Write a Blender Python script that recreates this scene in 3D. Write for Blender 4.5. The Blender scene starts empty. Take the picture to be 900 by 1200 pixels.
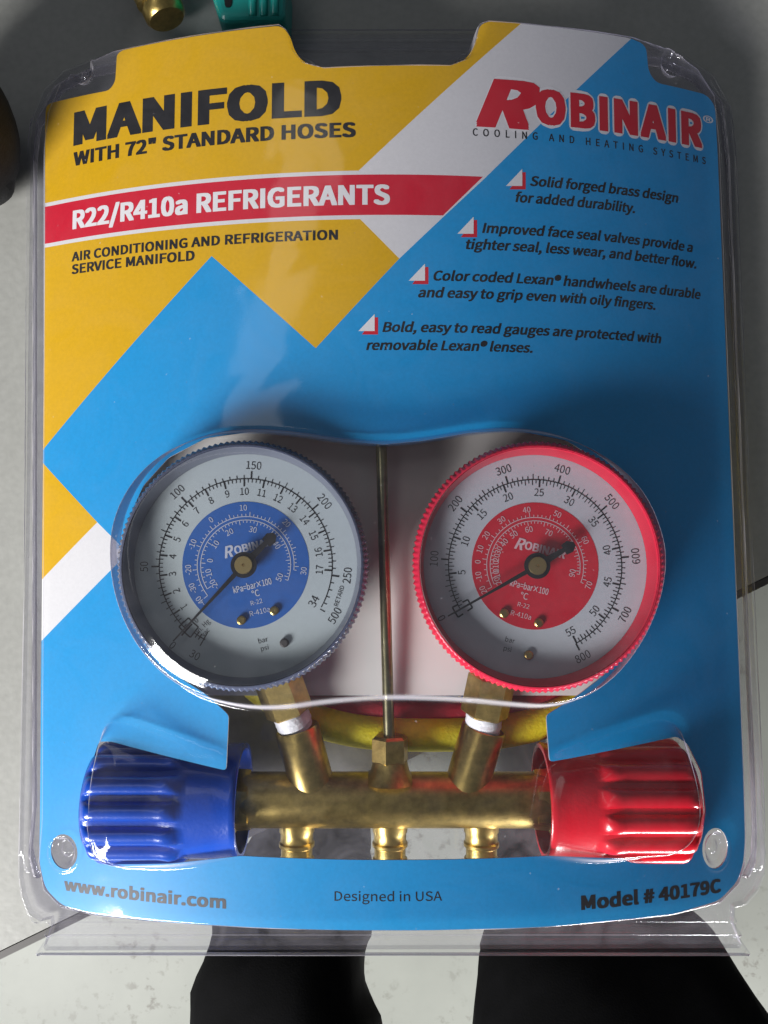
import bpy, bmesh, math, random
import numpy as np
from mathutils import Vector, Matrix
from mathutils.geometry import delaunay_2d_cdt

random.seed(4)
rng = np.random.default_rng(4)
S = bpy.context.scene
COL = S.collection
R = math.radians

# ------------------------------------------------------------------ camera
FPX = 940.0                      # focal length in pixels of the 900 x 1200 photograph
TILT = R(3.7)
DIST = 0.265
Z_EDGE = 0.020                   # height of the card's left and right edges above the table
CAM = np.array([0.0, -DIST * math.sin(TILT), Z_EDGE + DIST * math.cos(TILT)])
cam_data = bpy.data.cameras.new('camera')
cam_data.sensor_fit = 'VERTICAL'
cam_data.sensor_height = 36.0
cam_data.lens = FPX / 1200.0 * 36.0
cam_data.clip_start = 0.005
cam_data.clip_end = 50
cam = bpy.data.objects.new('camera', cam_data)
COL.objects.link(cam)
cam.location = CAM
cam.rotation_euler = (TILT, 0, 0)
S.camera = cam

# ------------------------------------------------------------------ world and lamps
w = bpy.data.worlds.new('World')
S.world = w
w.use_nodes = True
bg = w.node_tree.nodes['Background']
bg.inputs['Color'].default_value = (0.80, 0.88, 1.0, 1)
bg.inputs['Strength'].default_value = 0.095


def area(name, loc, target, size, size_y, power, col):
    d = bpy.data.lights.new(name, 'AREA')
    d.shape = 'RECTANGLE'
    d.size = size
    d.size_y = size_y
    d.energy = power
    d.color = col
    o = bpy.data.objects.new(name, d)
    COL.objects.link(o)
    o.location = loc
    o.rotation_euler = (Vector(target) - Vector(loc)).to_track_quat('-Z', 'Y').to_euler()
    return o


area('window_light', (-0.93, -0.96, 0.61), (-0.03, -0.03, 0.0), 0.58, 0.56, 49.0, (1.0, 0.99, 0.97))
area('floor_fill_light', (0.95, -1.80, -0.30), (0.20, -0.40, -0.75), 0.8, 0.6, 95.0, (1.0, 0.99, 0.96))  # added unseen lamp below table height, only to brighten the floor
area('ceiling_light', (-0.62, 0.34, 1.30), (0.0, 0.0, 0.0), 1.20, 0.22, 1.0, (1.0, 0.99, 0.97))

S.view_settings.view_transform = 'Standard'
S.view_settings.look = 'None'
S.view_settings.exposure = 0.0
S.view_settings.gamma = 1.0
S.view_settings.use_curve_mapping = False
S.cycles.use_denoising = True
S.cycles.transparent_max_bounces = 24
S.cycles.max_bounces = 14
S.cycles.transmission_bounces = 10
S.cycles.caustics_reflective = False
S.cycles.caustics_refractive = False

# ------------------------------------------------------------------ pixel -> place
CT, ST = math.cos(TILT), math.sin(TILT)


def ray(u, v):
    x = (u - 450.0) / FPX
    y = -(v - 600.0) / FPX
    return np.array([x, y * CT + ST, y * ST - CT])


def at(u, v, z):
    """point where the line of sight through a photo pixel meets height z"""
    d = ray(u, v)
    t = (z - CAM[2]) / d[2]
    return CAM + d * t


# the printed card is a sheet bowed about its long axis
CX0, HW, BOW = 0.0012, 0.1130, 0.0215
RC = (HW * HW + BOW * BOW) / (2 * BOW)


def zc(x):
    t = np.clip(np.abs(np.asarray(x, dtype=float) - CX0), 0, HW + 0.003)
    return Z_EDGE + BOW - (RC - np.sqrt(RC * RC - t * t))


def on_card(u, v, up=0.0):
    z = 0.03
    for _ in range(30):
        p = at(u, v, z)
        z = float(zc(p[0])) + up
    return p


def cxy(u, v):
    p = on_card(u, v)
    return (p[0], p[1])


# ------------------------------------------------------------------ materials
def new_mat(name):
    m = bpy.data.materials.new(name)
    m.use_nodes = True
    nt = m.node_tree
    return m, nt, nt.nodes['Principled BSDF'], nt.nodes['Material Output']


def N(nt, kind, **kw):
    n = nt.nodes.new(kind)
    for k, v in kw.items():
        if k in n.inputs:
            n.inputs[k].default_value = v
        else:
            setattr(n, k, v)
    return n


def plain(name, col, rough=0.5, metal=0.0, noise=0.0, scale=300.0, bump=0.0, bump_scale=None, **kw):
    m, nt, b, out = new_mat(name)
    b.inputs['Base Color'].default_value = (*col, 1)
    b.inputs['Roughness'].default_value = rough
    b.inputs['Metallic'].default_value = metal
    for k, v in kw.items():
        b.inputs[k.replace('_', ' ')].default_value = v
    if noise or bump:
        tc = N(nt, 'ShaderNodeTexCoord')
    if noise:
        n = N(nt, 'ShaderNodeTexNoise', Scale=scale, Detail=5.0, Roughness=0.6)
        nt.links.new(tc.outputs['Object'], n.inputs['Vector'])
        r = N(nt, 'ShaderNodeMapRange')
        r.inputs['From Min'].default_value = 0.3
        r.inputs['From Max'].default_value = 0.7
        r.inputs['To Min'].default_value = 1 - noise
        r.inputs['To Max'].default_value = 1 + noise
        nt.links.new(n.outputs['Fac'], r.inputs['Value'])
        mx = N(nt, 'ShaderNodeMix', data_type='RGBA', blend_type='MULTIPLY')
        mx.inputs['Factor'].default_value = 1
        mx.inputs['A'].default_value = (*col, 1)
        nt.links.new(r.outputs['Result'], mx.inputs['B'])
        nt.links.new(mx.outputs['Result'], b.inputs['Base Color'])
    if bump:
        n2 = N(nt, 'ShaderNodeTexNoise', Scale=bump_scale or scale, Detail=4.0)
        nt.links.new(tc.outputs['Object'], n2.inputs['Vector'])
        bp = N(nt, 'ShaderNodeBump', Strength=bump, Distance=0.0005)
        nt.links.new(n2.outputs['Fac'], bp.inputs['Height'])
        nt.links.new(bp.outputs['Normal'], b.inputs['Normal'])
    return m


def clear_plastic(name, tint, grazing, haze=0.012, edge_glint=0.70, refl=1.15, wav=0.20, rough=0.085, scale=42.0):
    """thin clear sheet: passes light straight through, reflects by Fresnel, absorbs more at a slant"""
    m, nt, b, out = new_mat(name)
    nt.nodes.remove(b)
    tc = N(nt, 'ShaderNodeTexCoord')
    n = N(nt, 'ShaderNodeTexNoise', Scale=scale, Detail=1.2, Roughness=0.4, Distortion=0.6)
    nt.links.new(tc.outputs['Object'], n.inputs['Vector'])
    bp = N(nt, 'ShaderNodeBump', Strength=wav, Distance=0.004)
    nt.links.new(n.outputs['Fac'], bp.inputs['Height'])
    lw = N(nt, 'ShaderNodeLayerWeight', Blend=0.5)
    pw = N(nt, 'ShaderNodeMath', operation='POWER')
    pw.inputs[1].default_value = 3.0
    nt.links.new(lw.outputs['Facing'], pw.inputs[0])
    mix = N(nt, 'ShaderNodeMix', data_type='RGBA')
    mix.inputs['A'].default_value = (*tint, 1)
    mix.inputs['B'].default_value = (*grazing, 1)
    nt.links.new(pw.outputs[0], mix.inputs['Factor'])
    tr = N(nt, 'ShaderNodeBsdfTransparent')
    nt.links.new(mix.outputs['Result'], tr.inputs['Color'])
    gl = N(nt, 'ShaderNodeBsdfGlossy', Roughness=rough)
    nt.links.new(bp.outputs['Normal'], gl.inputs['Normal'])
    lb = N(nt, 'ShaderNodeLayerWeight', Blend=0.5)
    nt.links.new(bp.outputs['Normal'], lb.inputs['Normal'])
    p5 = N(nt, 'ShaderNodeMath', operation='POWER')
    p5.inputs[1].default_value = 5.0
    nt.links.new(lb.outputs['Facing'], p5.inputs[0])
    fr = N(nt, 'ShaderNodeMath', operation='MULTIPLY_ADD')
    fr.inputs[1].default_value = 0.60
    fr.inputs[2].default_value = 0.04
    nt.links.new(p5.outputs[0], fr.inputs[0])
    mu = N(nt, 'ShaderNodeMath', operation='MULTIPLY', use_clamp=True)
    mu.inputs[1].default_value = refl
    nt.links.new(fr.outputs[0], mu.inputs[0])
    ms = N(nt, 'ShaderNodeMixShader')
    nt.links.new(mu.outputs[0], ms.inputs[0])
    nt.links.new(tr.outputs[0], ms.inputs[1])
    nt.links.new(gl.outputs[0], ms.inputs[2])
    df = N(nt, 'ShaderNodeBsdfDiffuse', Color=(0.75, 0.72, 0.78, 1))
    mh = N(nt, 'ShaderNodeMixShader')
    sc = N(nt, 'ShaderNodeTexNoise', Scale=60.0, Detail=5.0, Roughness=0.65, Distortion=1.2)
    nt.links.new(tc.outputs['Object'], sc.inputs['Vector'])
    hr = N(nt, 'ShaderNodeMapRange')
    hr.inputs['From Min'].default_value = 0.35
    hr.inputs['From Max'].default_value = 0.75
    hr.inputs['To Min'].default_value = haze * 0.5
    hr.inputs['To Max'].default_value = haze * 2.0
    nt.links.new(sc.outputs['Fac'], hr.inputs['Value'])
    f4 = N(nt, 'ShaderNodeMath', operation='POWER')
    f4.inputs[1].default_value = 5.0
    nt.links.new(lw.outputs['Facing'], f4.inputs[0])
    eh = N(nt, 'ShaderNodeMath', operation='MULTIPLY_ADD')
    eh.inputs[1].default_value = edge_glint  # pale rim lines put into the colour in place of edge highlights
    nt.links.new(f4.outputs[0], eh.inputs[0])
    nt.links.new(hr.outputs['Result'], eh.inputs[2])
    du = N(nt, 'ShaderNodeTexNoise', Scale=620.0, Detail=1.0)
    nt.links.new(tc.outputs['Object'], du.inputs['Vector'])
    dr = N(nt, 'ShaderNodeMapRange')
    dr.inputs['From Min'].default_value = 0.785
    dr.inputs['From Max'].default_value = 0.84
    dr.inputs['To Max'].default_value = 0.22
    nt.links.new(du.outputs['Fac'], dr.inputs['Value'])
    sm2 = N(nt, 'ShaderNodeMath', operation='ADD', use_clamp=True)
    nt.links.new(eh.outputs[0], sm2.inputs[0])
    nt.links.new(dr.outputs['Result'], sm2.inputs[1])
    nt.links.new(sm2.outputs[0], mh.inputs[0])
    nt.links.new(ms.outputs[0], mh.inputs[1])
    nt.links.new(df.outputs[0], mh.inputs[2])
    nt.links.new(mh.outputs[0], out.inputs['Surface'])
    return m


M = {}
M['yellow'] = plain('card_yellow', (0.70, 0.40, 0.004), 0.38, noise=0.05, scale=900)
M['blue'] = plain('card_blue', (0.010, 0.305, 0.66), 0.38, noise=0.05, scale=900)
M['white'] = plain('card_white', (0.72, 0.71, 0.71), 0.38, noise=0.03, scale=900)
M['red'] = plain('card_red', (0.62, 0.012, 0.035), 0.38, noise=0.04, scale=900)
M['backing'] = plain('backing_board', (0.74, 0.72, 0.68), 0.5, noise=0.04, scale=40)
M['board'] = plain('card_board', (0.55, 0.53, 0.50), 0.8)
M['ink'] = plain('black_ink', (0.012, 0.012, 0.014), 0.4)
M['ink_soft'] = plain('dark_grey_ink', (0.05, 0.05, 0.055), 0.45)
M['ink_white'] = plain('white_ink', (0.80, 0.79, 0.79), 0.4)
M['ink_red'] = plain('red_ink', (0.62, 0.012, 0.03), 0.4)
M['ink_pale'] = plain('pale_dial_ink', (0.62, 0.66, 0.78), 0.5)
M['ink_pink'] = plain('pale_red_dial_ink', (0.75, 0.50, 0.53), 0.5)
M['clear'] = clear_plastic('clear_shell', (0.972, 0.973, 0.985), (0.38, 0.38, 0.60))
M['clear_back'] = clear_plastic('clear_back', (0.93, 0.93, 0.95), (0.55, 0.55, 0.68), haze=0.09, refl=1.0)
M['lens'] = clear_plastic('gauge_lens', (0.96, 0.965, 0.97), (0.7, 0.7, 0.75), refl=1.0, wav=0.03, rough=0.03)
M['brass'] = plain('brass', (0.60, 0.44, 0.15), 0.31, 1.0, noise=0.25, scale=350, bump=0.10, bump_scale=2200)
M['brass_dull'] = plain('cast_brass', (0.52, 0.385, 0.135), 0.38, 1.0, noise=0.3, scale=260, bump=0.16, bump_scale=2000)
M['brass_hub'] = plain('hub_brass', (0.72, 0.54, 0.22), 0.38, 1.0)
M['steel'] = plain('plated_rod', (0.32, 0.29, 0.17), 0.28, 1.0, noise=0.3, scale=200)
M['tape'] = plain('thread_tape', (0.85, 0.85, 0.86), 0.45, noise=0.05, scale=500, bump=0.5, bump_scale=900)
M['knob_blue'] = plain('blue_handwheel', (0.008, 0.065, 0.43), 0.24, bump=0.12, bump_scale=900, Coat_Weight=0.3)
M['knob_red'] = plain('red_handwheel', (0.60, 0.008, 0.022), 0.26, bump=0.12, bump_scale=900, Coat_Weight=0.3)
M['bezel_blue'] = plain('smoky_blue_bezel', (0.17, 0.20, 0.32), 0.16, Transmission_Weight=0.55, IOR=1.49)
M['bezel_red'] = plain('red_bezel', (0.86, 0.025, 0.075), 0.18, Transmission_Weight=0.30, IOR=1.49)
M['ring_grey'] = plain('grey_inner_ring', (0.20, 0.215, 0.27), 0.30, 0.35)
M['ring_red'] = plain('red_inner_ring', (0.72, 0.012, 0.045), 0.30)
M['dial'] = plain('white_dial', (0.55, 0.62, 0.63), 0.55, noise=0.02, scale=500)
M['dial_r'] = plain('white_dial_warm', (0.55, 0.58, 0.62), 0.55, noise=0.02, scale=500)
M['disc_blue'] = plain('blue_dial_disc', (0.018, 0.125, 0.46), 0.5, noise=0.06, scale=500)
M['disc_red'] = plain('red_dial_disc', (0.60, 0.010, 0.030), 0.5, noise=0.06, scale=500)
M['black'] = plain('black_paint', (0.010, 0.010, 0.011), 0.4)
M['case_blue'] = plain('blue_case', (0.02, 0.04, 0.16), 0.4)
M['case_red'] = plain('red_case', (0.45, 0.01, 0.03), 0.4)
M['hose_y'] = plain('yellow_rubber', (0.88, 0.74, 0.012), 0.5, noise=0.1, scale=400, bump=0.6, bump_scale=900)
M['hose_r'] = plain('red_rubber', (0.42, 0.012, 0.03), 0.5, noise=0.1, scale=400, bump=0.5, bump_scale=900)
M['hose_b'] = plain('blue_rubber', (0.012, 0.03, 0.15), 0.5, noise=0.1, scale=400, bump=0.5, bump_scale=900)
M['cloth'] = plain('black_cloth', (0.0025, 0.0025, 0.003), 0.9, noise=0.3, scale=60, bump=0.4, bump_scale=900, Specular_IOR_Level=0.12)
M['shoe'] = plain('black_leather', (0.012, 0.012, 0.012), 0.4)
M['pouch'] = plain('black_woven_fabric', (0.008, 0.008, 0.009), 0.75, noise=0.6, scale=500, bump=1.0, bump_scale=1500)
M['teal'] = plain('teal_plastic', (0.008, 0.30, 0.27), 0.35, noise=0.08, scale=200)
M['edge'] = plain('dark_edge_strip', (0.075, 0.068, 0.065), 0.5)
M['table_leg'] = plain('grey_painted_steel', (0.25, 0.25, 0.25), 0.4)


def table_mat():
    m, nt, b, out = new_mat('grey_laminate')
    tc = N(nt, 'ShaderNodeTexCoord')
    n1 = N(nt, 'ShaderNodeTexNoise', Scale=9.0, Detail=6.0, Roughness=0.62)
    n2 = N(nt, 'ShaderNodeTexNoise', Scale=420.0, Detail=3.0)
    for n in (n1, n2):
        nt.links.new(tc.outputs['Object'], n.inputs['Vector'])
    add = N(nt, 'ShaderNodeMath', operation='MULTIPLY_ADD')
    add.inputs[1].default_value = 0.6
    nt.links.new(n2.outputs['Fac'], add.inputs[0])
    nt.links.new(n1.outputs['Fac'], add.inputs[2])
    cr = N(nt, 'ShaderNodeValToRGB')
    cr.color_ramp.elements[0].position = 0.45
    cr.color_ramp.elements[0].color = (0.31, 0.31, 0.29, 1)
    cr.color_ramp.elements[1].position = 1.05
    cr.color_ramp.elements[1].color = (0.41, 0.41, 0.385, 1)
    nt.links.new(add.outputs[0], cr.inputs[0])
    nt.links.new(cr.outputs[0], b.inputs['Base Color'])
    b.inputs['Roughness'].default_value = 0.42
    bp = N(nt, 'ShaderNodeBump', Strength=0.15, Distance=0.0004)
    nt.links.new(n2.outputs['Fac'], bp.inputs['Height'])
    nt.links.new(bp.outputs['Normal'], b.inputs['Normal'])
    return m


def floor_mat():
    m, nt, b, out = new_mat('speckled_vinyl')
    tc = N(nt, 'ShaderNodeTexCoord')
    n1 = N(nt, 'ShaderNodeTexNoise', Scale=7.0, Detail=6.0, Roughness=0.6)
    n2 = N(nt, 'ShaderNodeTexNoise', Scale=75.0, Detail=4.0, Roughness=0.6, Distortion=0.2)
    n3 = N(nt, 'ShaderNodeTexNoise', Scale=6.0, Detail=2.0)
    for n in (n1, n2, n3):
        nt.links.new(tc.outputs['Object'], n.inputs['Vector'])
    base = N(nt, 'ShaderNodeValToRGB')
    base.color_ramp.elements[0].position = 0.3
    base.color_ramp.elements[0].color = (0.195, 0.203, 0.185, 1)
    base.color_ramp.elements[1].position = 0.7
    base.color_ramp.elements[1].color = (0.235, 0.245, 0.222, 1)
    nt.links.new(n1.outputs['Fac'], base.inputs[0])
    speck = N(nt, 'ShaderNodeValToRGB')
    speck.color_ramp.elements[0].position = 0.56
    speck.color_ramp.elements[0].color = (0, 0, 0, 1)
    speck.color_ramp.elements[1].position = 0.66
    speck.color_ramp.elements[1].color = (1, 1, 1, 1)
    nt.links.new(n2.outputs['Fac'], speck.inputs[0])
    gate = N(nt, 'ShaderNodeMapRange')
    gate.inputs['From Min'].default_value = 0.42
    gate.inputs['From Max'].default_value = 0.62
    nt.links.new(n3.outputs['Fac'], gate.inputs['Value'])
    mu = N(nt, 'ShaderNodeMath', operation='MULTIPLY')
    nt.links.new(speck.outputs[0], mu.inputs[0])
    nt.links.new(gate.outputs['Result'], mu.inputs[1])
    mx = N(nt, 'ShaderNodeMix', data_type='RGBA')
    nt.links.new(mu.outputs[0], mx.inputs['Factor'])
    nt.links.new(base.outputs[0], mx.inputs['A'])
    mx.inputs['B'].default_value = (0.105, 0.10, 0.085, 1)
    nt.links.new(mx.outputs['Result'], b.inputs['Base Color'])
    b.inputs['Roughness'].default_value = 0.5
    return m


M['table'] = table_mat()
M['floor'] = floor_mat()


# ------------------------------------------------------------------ mesh helpers
def tag(o, label=None, cat=None, group=None, kind=None):
    if label:
        o['label'] = label
    if cat:
        o['category'] = cat
    if group:
        o['group'] = group
    if kind:
        o['kind'] = kind
    return o


def empty(name, loc, label, cat, group=None):
    o = bpy.data.objects.new(name, None)
    COL.objects.link(o)
    o.location = loc
    o.empty_display_size = 0.02
    return tag(o, label, cat, group)


def obj(name, verts, faces, mat, parent=None, smooth=False, midx=None):
    """world-space geometry linked as one mesh object"""
    me = bpy.data.meshes.new(name)
    off = np.array(parent_loc(parent))
    v = np.asarray(verts, dtype=float) - off
    me.from_pydata(v.tolist(), [], [tuple(int(i) for i in f) for f in faces])
    mats = mat if isinstance(mat, (list, tuple)) else [mat]
    for k in mats:
        me.materials.append(M[k])
    if midx is not None:
        me.polygons.foreach_set('material_index', np.asarray(midx, dtype=np.int32))
    if smooth:
        me.polygons.foreach_set('use_smooth', np.ones(len(me.polygons), dtype=bool))
    me.update()
    o = bpy.data.objects.new(name, me)
    COL.objects.link(o)
    if parent is not None:
        o.parent = parent
    return o


def parent_loc(p):
    loc = Vector((0, 0, 0))
    while p is not None:
        loc = loc + p.location
        p = p.parent
    return loc


def auto_smooth(o, deg=40):
    me = o.data
    me.polygons.foreach_set('use_smooth', np.ones(len(me.polygons), dtype=bool))
    bm = bmesh.new()
    bm.from_mesh(me)
    bmesh.ops.recalc_face_normals(bm, faces=bm.faces)
    for e in bm.edges:
        if len(e.link_faces) == 2 and e.calc_face_angle(0) > R(deg):
            e.smooth = False
    bm.to_mesh(me)
    bm.free()
    return o


def frame(axis):
    a = Vector(axis).normalized()
    h = Vector((0, 0, 1)) if abs(a.z) < 0.9 else Vector((0, 1, 0))
    u = h.cross(a).normalized()
    v = a.cross(u)
    return a, u, v


def lathe(base, axis, prof, seg=48, rfun=None, phase=0.0, caps=True):
    """profile of (distance along axis, radius); rfun(theta, k) adds to the radius"""
    a, u, v = frame(axis)
    b = Vector(base)
    V, F = [], []
    for k, (h, r) in enumerate(prof):
        for i in range(seg):
            t = 2 * math.pi * i / seg + phase
            rr = r + (rfun(t, k) if rfun else 0)
            V.append(tuple(b + a * h + (u * math.cos(t) + v * math.sin(t)) * rr))
    n = len(prof)
    for k in range(n - 1):
        for i in range(seg):
            j = (i + 1) % seg
            F.append((k * seg + i, k * seg + j, (k + 1) * seg + j, (k + 1) * seg + i))
    if caps:
        F.append(tuple(range(seg))[::-1])
        F.append(tuple((n - 1) * seg + i for i in range(seg)))
    return V, F


def tube(points, r, seg=16, closed=False):
    P = [Vector(p) for p in points]
    n = len(P)
    V, F = [], []
    up = Vector((0, 0, 1))
    for k in range(n):
        a = P[(k + 1) % n] if (closed or k < n - 1) else P[k]
        b = P[(k - 1) % n] if (closed or k > 0) else P[k]
        t = (a - b).normalized()
        s = t.cross(up)
        s = s.normalized() if s.length > 1e-4 else Vector((1, 0, 0))
        q = s.cross(t)
        for i in range(seg):
            an = 2 * math.pi * i / seg
            V.append(tuple(P[k] + (s * math.cos(an) + q * math.sin(an)) * r))
    m = n if closed else n - 1
    for k in range(m):
        k2 = (k + 1) % n
        for i in range(seg):
            j = (i + 1) % seg
            F.append((k * seg + i, k2 * seg + i, k2 * seg + j, k * seg + j))
    if not closed:
        F.append(tuple(range(seg)))
        F.append(tuple((n - 1) * seg + i for i in range(seg))[::-1])
    return V, F


def prism(poly, z0, z1):
    n = len(poly)
    V = [(p[0], p[1], z0) for p in poly] + [(p[0], p[1], z1) for p in poly]
    F = [tuple(range(n))[::-1], tuple(range(n, 2 * n))]
    for i in range(n):
        j = (i + 1) % n
        F.append((i, j, n + j, n + i))
    return V, F


def merge(*parts):
    V, F = [], []
    for v, f in parts:
        o = len(V)
        V += list(v)
        F += [tuple(i + o for i in q) for q in f]
    return V, F


def smooth_poly(pts, n=6, it=3):
    """Chaikin corner cutting of a closed polygon"""
    P = [np.array(p, dtype=float) for p in pts]
    for _ in range(it):
        Q = []
        for i in range(len(P)):
            a, b = P[i], P[(i + 1) % len(P)]
            Q += [a * 0.75 + b * 0.25, a * 0.25 + b * 0.75]
        P = Q
    return P


def round_poly(pts, rad, seg=6):
    """closed polygon with each corner rounded; rad is one number or one per corner"""
    n = len(pts)
    P = [np.array(p, dtype=float) for p in pts]
    rr = rad if hasattr(rad, '__len__') else [rad] * n
    out = []
    for i in range(n):
        p, a, b = P[i], P[i - 1], P[(i + 1) % n]
        da, db = a - p, b - p
        la, lb = np.linalg.norm(da), np.linalg.norm(db)
        r = min(rr[i], la * 0.49, lb * 0.49)
        if r < 1e-7:
            out.append(p)
            continue
        s, e = p + da / la * r, p + db / lb * r
        for k in range(seg + 1):
            t = k / seg
            out.append((1 - t) ** 2 * s + 2 * t * (1 - t) * p + t * t * e)
    return out


def inside(poly, X, Y):
    P = np.asarray(poly)
    x0, y0 = P[:, 0], P[:, 1]
    x1, y1 = np.roll(x0, -1), np.roll(y0, -1)
    res = np.zeros(X.shape, dtype=bool)
    for a, b, c, d in zip(x0, y0, x1, y1):
        if b == d:
            continue
        res ^= ((b > Y) != (d > Y)) & (X < (c - a) * (Y - b) / (d - b) + a)
    return res


def sdf(poly, X, Y):
    """signed distance, negative inside"""
    P = np.asarray(poly)
    Q = np.roll(P, -1, axis=0)
    best = np.full(X.shape, 1e9)
    for (a, b), (c, d) in zip(P, Q):
        ex, ey = c - a, d - b
        l2 = ex * ex + ey * ey
        if l2 < 1e-16:
            continue
        t = np.clip(((X - a) * ex + (Y - b) * ey) / l2, 0, 1)
        best = np.minimum(best, (X - a - t * ex) ** 2 + (Y - b - t * ey) ** 2)
    return np.where(inside(poly, X, Y), -1, 1) * np.sqrt(best)


def sstep(a, b, x):
    t = np.clip((x - a) / (b - a), 0, 1)
    return t * t * (3 - 2 * t)


# ------------------------------------------------------------------ lettering
_tc = {}
FONT = None
try:                                                  # Blender's own interface typeface; the built-in one if it is not there
    import os
    FONT = bpy.data.fonts.load(os.path.join(bpy.utils.system_resource('DATAFILES', path='fonts'), 'Noto Sans CJK Regular.woff2'))
except Exception:
    FONT = None


def base_glyphs(s, shear, space, res=3):
    key = (s, shear, space)
    if key in _tc:
        return _tc[key]
    c = bpy.data.curves.new('t', 'FONT')
    c.body = s
    if FONT:
        c.font = FONT
    c.shear = shear
    c.space_character = space
    c.resolution_u = res
    o = bpy.data.objects.new('t', c)
    COL.objects.link(o)
    bpy.context.view_layer.update()
    me = o.evaluated_get(bpy.context.evaluated_depsgraph_get()).to_mesh()
    V = np.array([v.co[:2] for v in me.vertices])
    F = [tuple(p.vertices) for p in me.polygons]
    bpy.data.objects.remove(o)
    bpy.data.curves.remove(c)
    _tc[key] = (V, F)
    return V, F


CAPH = float(base_glyphs('H', 0.0, 1.0)[0][:, 1].max())


def glyphs(s, bold=0.0, shear=0.0, space=1.0, even=False):
    """flat letters, capitals one unit high; bold letters are the outline thickened by layered shifts a micron apart"""
    V, F = base_glyphs(s, shear, space)
    V = V / CAPH
    out, fs = [], []
    dirs = [(0, 0)]
    if bold > 0.004:
        dirs = [(1, 0), (-1, 0), (0, 1), (0, -1), (1, 1), (-1, 1), (1, -1), (-1, -1), (.5, 0), (-.5, 0), (0, 0)]
        if even:
            dirs = [(math.cos(t) * q, math.sin(t) * q) for q in (1.0, 0.55) for t in np.linspace(0, 2 * math.pi, 21)[:-1]] + [(0, 0)]
    by = bold if even else bold * 0.55
    for k, (dx, dy) in enumerate(dirs):
        fs += [tuple(i + k * len(V) for i in f) for f in F]
        out.append(np.column_stack([V[:, 0] + dx * bold, V[:, 1] + dy * by, np.full(len(V), k * 2.0e-5 / len(dirs))]))
    return np.vstack(out), fs


def slice_x(V, F, step):
    """cut flat letters into narrow upright strips so that they follow the bow of the card"""
    me = bpy.data.meshes.new('t')
    me.from_pydata(V.tolist(), [], F)
    bm = bmesh.new()
    bm.from_mesh(me)
    bpy.data.meshes.remove(me)
    x = V[:, 0].min() + step
    while x < V[:, 0].max():
        bmesh.ops.bisect_plane(bm, geom=bm.verts[:] + bm.edges[:] + bm.faces[:], plane_co=(x, 0, 0), plane_no=(1, 0, 0), dist=1e-9)
        x += step
    bm.verts.index_update()
    P = np.array([tuple(v.co) for v in bm.verts])
    Q = [tuple(v.index for v in f.verts) for f in bm.faces]
    bm.free()
    return P, Q


# ------------------------------------------------------------------ setting: floor and table
FZ = -0.75
obj_floor = obj('floor', [(-4, -4, FZ), (4, -4, FZ), (4, 4, FZ), (-4, 4, FZ)], [(0, 1, 2, 3)], 'floor')
tag(obj_floor, kind='structure')

TZ = -0.0006
e0, e1 = at(0, 1122, TZ)[:2], at(900, 682, TZ)[:2]
ed = (e1 - e0) / np.linalg.norm(e1 - e0)
en = np.array([-ed[1], ed[0]])                      # points onto the table
ta, tb = e0 - ed * 0.55, e1 + ed * 0.40
table = empty('table', (float(e0[0]), float(e0[1]), FZ), 'grey laminate table with a thin dark edge strip under the clear pack', 'table')
poly = [ta + en * 0.002, tb + en * 0.002, tb + en * 0.9, ta + en * 0.9]
obj('tabletop', *prism(poly, TZ - 0.026, TZ), 'table', table)
poly = [ta - en * 0.0006, tb - en * 0.0006, tb + en * 0.0017, ta + en * 0.0017]
obj('edge_strip', *prism(poly, TZ - 0.027, TZ + 0.0002), 'edge', table)
for p in (ta + ed * 0.06 + en * 0.08, tb - ed * 0.06 + en * 0.08, tb - ed * 0.06 + en * 0.84, ta + ed * 0.06 + en * 0.84):
    sq = [p + ed * a + en * b for a, b in ((-.02, -.02), (.02, -.02), (.02, .02), (-.02, .02))]
    obj('leg', *prism(sq, FZ, TZ - 0.0265), 'table_leg', table)

# ------------------------------------------------------------------ outlines of the pack
card_px = [(47, 960), (53, 140), (54, 121), (128, 106), (135, 96), (137, 64), (143, 59), (330, 30), (340, 42),
           (346, 62), (358, 75), (380, 80), (528, 77), (546, 70), (556, 54), (562, 30), (572, 25), (740, 45), (757, 53),
           (760, 84), (769, 97), (828, 111), (838, 124), (841, 180), (871, 900), (873, 985), (871, 1012), (864, 1033),
           (843, 1055), (789, 1071), (705, 1080), (640, 1086), (550, 1089), (450, 1090), (360, 1089), (267, 1085), (180, 1079), (110, 1071),
           (73, 1061), (53, 1041), (46, 1010)]
face_px = [(46, 962), (49, 170), (53, 130), (68, 96), (98, 72), (132, 56), (328, 23), (339, 31), (346, 55), (357, 68),
           (380, 74), (528, 71), (546, 64), (554, 47), (559, 23), (572, 19), (742, 39), (788, 55), (820, 78), (840, 110),
           (846, 170), (874, 900), (877, 985), (876, 1016), (869, 1038), (846, 1062), (790, 1077), (705, 1086),
           (640, 1092), (550, 1095), (450, 1096), (360, 1095), (267, 1091), (180, 1085), (108, 1077), (69, 1067), (48, 1045), (42, 1012)]
outer_px = [(22, 1000), (30, 600), (35, 165), (39, 135), (51, 106), (74, 84), (110, 69), (170, 58), (250, 46), (330, 38), (570, 38), (660, 43), (745, 52), (800, 64),
            (838, 90), (856, 124), (860, 165), (877, 600), (897, 1000), (896, 1024), (888, 1044), (874, 1060), (861, 1064), (861, 1084),
            (870, 1108), (868, 1112), (52, 1115), (50, 1111), (59, 1086), (58, 1078), (46, 1081), (33, 1072), (25, 1050), (22, 1028)]
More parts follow.
